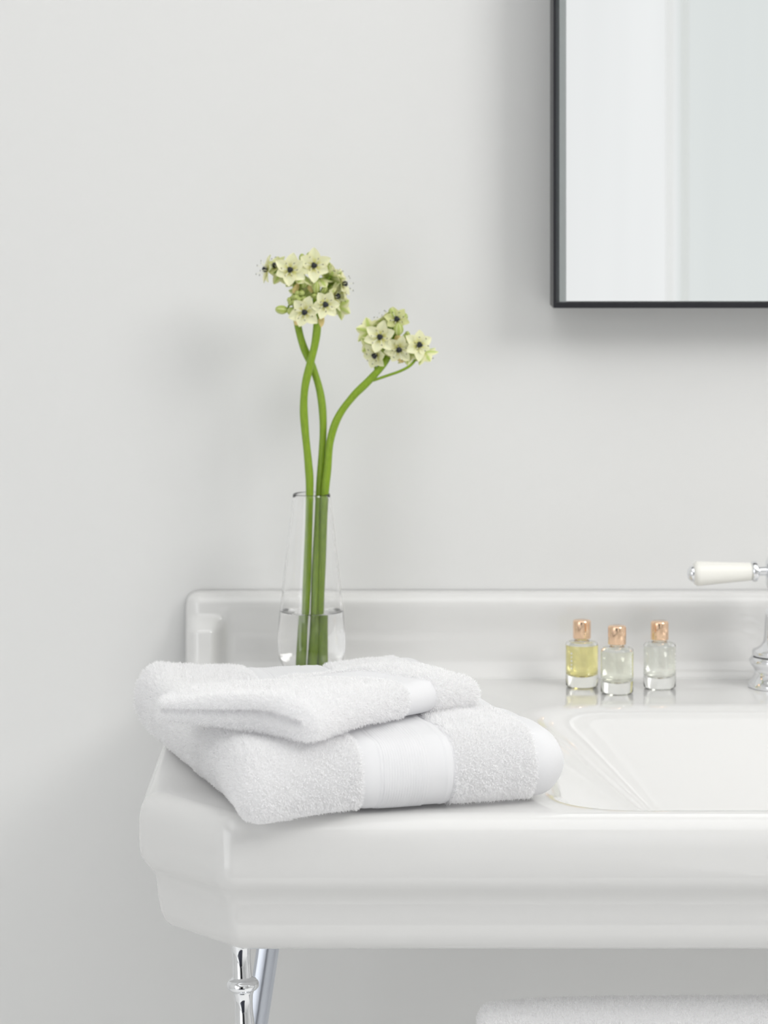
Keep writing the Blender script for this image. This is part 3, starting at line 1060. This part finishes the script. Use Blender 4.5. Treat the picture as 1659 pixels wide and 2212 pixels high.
def make_towel(name, label, loc, corners, W, L, t, rl, rr, zf, bands, dens, amp, zmin, nu=110, nb=60, hem=None, lenf=None, group='folded white towels', gap=0.96, cleft=False):
    """bands: (u0, u1, rib_count) fractions of the width; the rest carries pile"""
    th = thing(name, label, 'towel', loc, group)
    cl, of = folded_section(L, t, nb, gap)
    base = [0] + [rl * (1 - math.cos(w)) for w in np.linspace(0, PI / 2, 9)[1:]] + list(np.linspace(rl, W - rr, nu)[1:-1]) + [W - rr * (1 - math.cos(w)) for w in np.linspace(PI / 2, 0, 12)]
    base = np.array(base)
    cuts = [0.0]
    for b in bands:
        cuts += [b[0] * W, b[1] * W]
    cuts.append(W)
    tv, tq, off = [], [], 0
    tt, ttq, toff = [], [], 0
    for k in range(len(cuts) - 1):
        u0, u1 = cuts[k], cuts[k + 1]
        if u1 - u0 < 1e-6:
            continue
        isband = k % 2 == 1
        if not isband:
            us = np.concatenate([[u0], base[(base > u0 + 1e-5) & (base < u1 - 1e-5)], [u1]])
            # pile ends in a soft rounded shoulder
            rec = np.zeros(len(us))
            e0 = us - u0 if k > 0 else np.full(len(us), 1.0)
            e1 = u1 - us if k < len(cuts) - 2 else np.full(len(us), 1.0)
            e = np.minimum(e0, e1)
            rec = -0.0016 * np.clip(1 - e / 0.003, 0, 1) ** 2
            V = to_world(towel_surface(us, W, L, t, rl, rr, cl, of, rec, cleft), W, L, corners, zf, amp)
            nv = V.shape[1]
            q = grid_faces(len(us), nv)
            V = V.reshape(-1, 3)
            if V.shape[0]:
                Vt, Qt = pile(V, q, dens, 0.0019, 0.00016, zmin, lenf=lenf)
                tv.append(V); tq.append(q + off); off += len(V)
                tv.append(Vt); tq.append(Qt + off); off += len(Vt)
        else:
            _, _, ribs, r0, r1 = bands[(k - 1) // 2]
            n = 160 if ribs else 24
            us = np.linspace(u0 - 0.0012, min(u1 + 0.0012, W), n)
            if u1 >= W - 1e-6:
                us = np.unique(np.concatenate([us, base[base > u0]]))
            x = (us - u0) / (u1 - u0)
            rec = np.full(len(us), -0.0013)
            if ribs:
                inr = sstep(x, r0, r0 + 0.01) * (1 - sstep(x, r1 - 0.01, r1))
                rec = rec + inr * (0.00035 * np.abs(np.sin((x - r0) / (r1 - r0) * ribs * PI)) + 0.0002)
                rec = rec + 0.0004 * np.exp(-((x - r0 + 0.02) / 0.012) ** 2)
            if hem is not None and (k - 1) // 2 in hem:
                pos, hgt = hem[(k - 1) // 2]
                rec = rec + hgt * sstep(x, 0.0, 0.1) * (1 - sstep(x, pos, pos + 0.02)) + hgt * 0.35 * np.exp(-((x - pos + 0.05) / 0.018) ** 2)
            V = to_world(towel_surface(us, W, L, t, rl, rr, cl, of, rec, cleft), W, L, corners, zf, amp)
            q = grid_faces(len(us), V.shape[1])
            np_mesh('woven_band', V.reshape(-1, 3), q, np.zeros((0, 3), int), M_WEAVE, th)
    np_mesh('terry_pile', np.concatenate(tv), np.concatenate(tq), np.zeros((0, 3), int), M_TERRY, th)
    return th


# lower towel: lies on the basin deck, its front-left corner just over the edge
LT = 0.0222
def zf_low(u, a, z, X, Y):
    s = z / (2 * LT)
    sag = 0.006 * np.sin(PI * np.clip(u, 0, 1)) ** 1.0 * sstep(a, 0.25, 0.9) + 0.002 * np.sin(a * 9 + u * 4)
    lift = 0.004 * np.exp(-((a - 1) / 0.12) ** 2) * np.exp(-((u - 0.0) / 0.3) ** 2) + 0.003 * np.exp(-((a - 1) / 0.1) ** 2) * np.exp(-((u - 1) / 0.15) ** 2)
    droop = 0.0095 * sstep(-Y, 0.514, 0.552)
    return DECK + 0.0012 + z - s * sag + s * lift - droop


def lf_low(p):
    return 1.0 + 0.55 * np.clip((-0.10 - p[:, 0]) / 0.05, 0, 1) * np.clip((p[:, 1] + 0.45) / 0.1, 0, 1)


low = make_towel('folded_towel', 'larger folded white towel lying on the basin, lower of the stack, with ribbed woven band', (0, -0.36, DECK),
                 [(-0.085, -0.552), (0.1150, -0.489), (-0.172, -0.245), (0.026, -0.190)], 0.204, 0.305, LT, 0.016, 0.020, zf_low,
                 [(0.365, 0.645, 17, 0.21, 0.70), (0.895, 1.0, 0, 0, 0)], 2.4e6, 0.0006, DECK + 0.0008, hem={0: (0.955, 0.0009)}, lenf=lf_low, gap=1.06, cleft=True)
settle(low)

# upper towel: two soft layers, fold to the front right
UT = 0.0116
def zf_up(u, a, z, X, Y):
    s = z / (2 * UT)
    thin = 0.008 * sstep(a, 0.3, 1.0)
    base = DECK + 2 * LT + 0.0032
    base = base - 0.005 * sstep(a, 0.35, 1.0) * sstep(u, 0.0, 0.5) - 0.004 * (1 - sstep(u, 0, 0.2)) * sstep(a, 0.6, 1.0)
    base = base - 0.0030 * (1 - sstep(u, 0.0, 0.35)) * (1 - sstep(a, 0.0, 0.6))
    base = base + 0.0012 * np.sin(a * 7 + u * 5) - 0.003 * sstep(u, 0.75, 1.0)
    return base + z - s * thin


up = make_towel('folded_towel', 'smaller folded white towel on top of the stack, turned diagonally, two layers showing', (-0.04, -0.43, DECK + 2 * LT),
                [(-0.041, -0.538), (0.065, -0.408), (-0.144, -0.452), (-0.041, -0.330)], 0.163, 0.130, UT, 0.006, 0.013, zf_up,
                [(0.545, 0.705, 0, 0, 0)], 2.4e6, 0.0006, DECK + 2 * LT - 0.002, hem={0: (0.12, 0.0006)}, gap=0.74)
settle(up)

# towel draped over the rail of the washstand
dr = thing('hanging_towel', 'white towel draped over the chrome rail beneath the basin', 'towel', (0.28, -0.462, RAILZ + 0.008))
r_ = 0.0088
hh_ = 0.0094
cl, of = [], []
for z in np.linspace(-0.30, 0, 24)[:-1]:
    cl.append((-r_ - hh_, z)); of.append((-1, 0))
for w in np.linspace(0, PI, 17):
    cl.append((-(r_ + hh_) * math.cos(w), (r_ + hh_) * math.sin(w))); of.append((-math.cos(w), math.sin(w)))
for z in np.linspace(0, -0.28, 22)[1:]:
    cl.append((r_ + hh_, z)); of.append((1, 0))
n1 = len(cl)
cl2 = cl + cl[::-1]
of2 = of + [(-a, -b) for a, b in of[::-1]]
cl2, of2 = np.array(cl2), np.array(of2)
us = np.concatenate([0.007 * (1 - np.cos(np.linspace(0, PI / 2, 7))), np.linspace(0.007, 0.433, 90)[1:-1], 0.44 - 0.007 * (1 - np.cos(np.linspace(PI / 2, 0, 7)))])
G = np.zeros((len(us), len(cl2), 3))
for i, u in enumerate(us):
    e = min(u, 0.44 - u)
    f = math.sqrt(max(0, 1 - (1 - min(e / 0.007, 1)) ** 2))
    p = cl2 + of2 * hh_ * f
    x = 0.0590 + u
    drop = 0.0055 * math.exp(-u / 0.035) - 0.0004
    G[i, :, 0] = x
    G[i, :, 1] = -0.462 + p[:, 0]
    G[i, :, 2] = RAILZ + p[:, 1] + 0.0004 - drop * np.clip(p[:, 1] / 0.025, 0, 1)
G = G + (wob(G[..., 0], G[..., 1], G[..., 2], 0.0005) * (G[..., 2] < RAILZ + 0.009).astype(float))[..., None] * np.array([0.2, 1, 0.1])
q = grid_faces(len(us), len(cl2))
V = G.reshape(-1, 3)
Vt, Qt = pile(V, q[:, ::-1], 1.8e6, 0.0019, 0.00017, RAILZ - 0.12)
# keep only tufts on the outside of the drape
np_mesh('terry_pile', np.concatenate([V, Vt]), np.concatenate([q, Qt + len(V)])[:, ::-1].copy(), np.zeros((0, 3), int), M_TERRY, dr)
settle(dr)
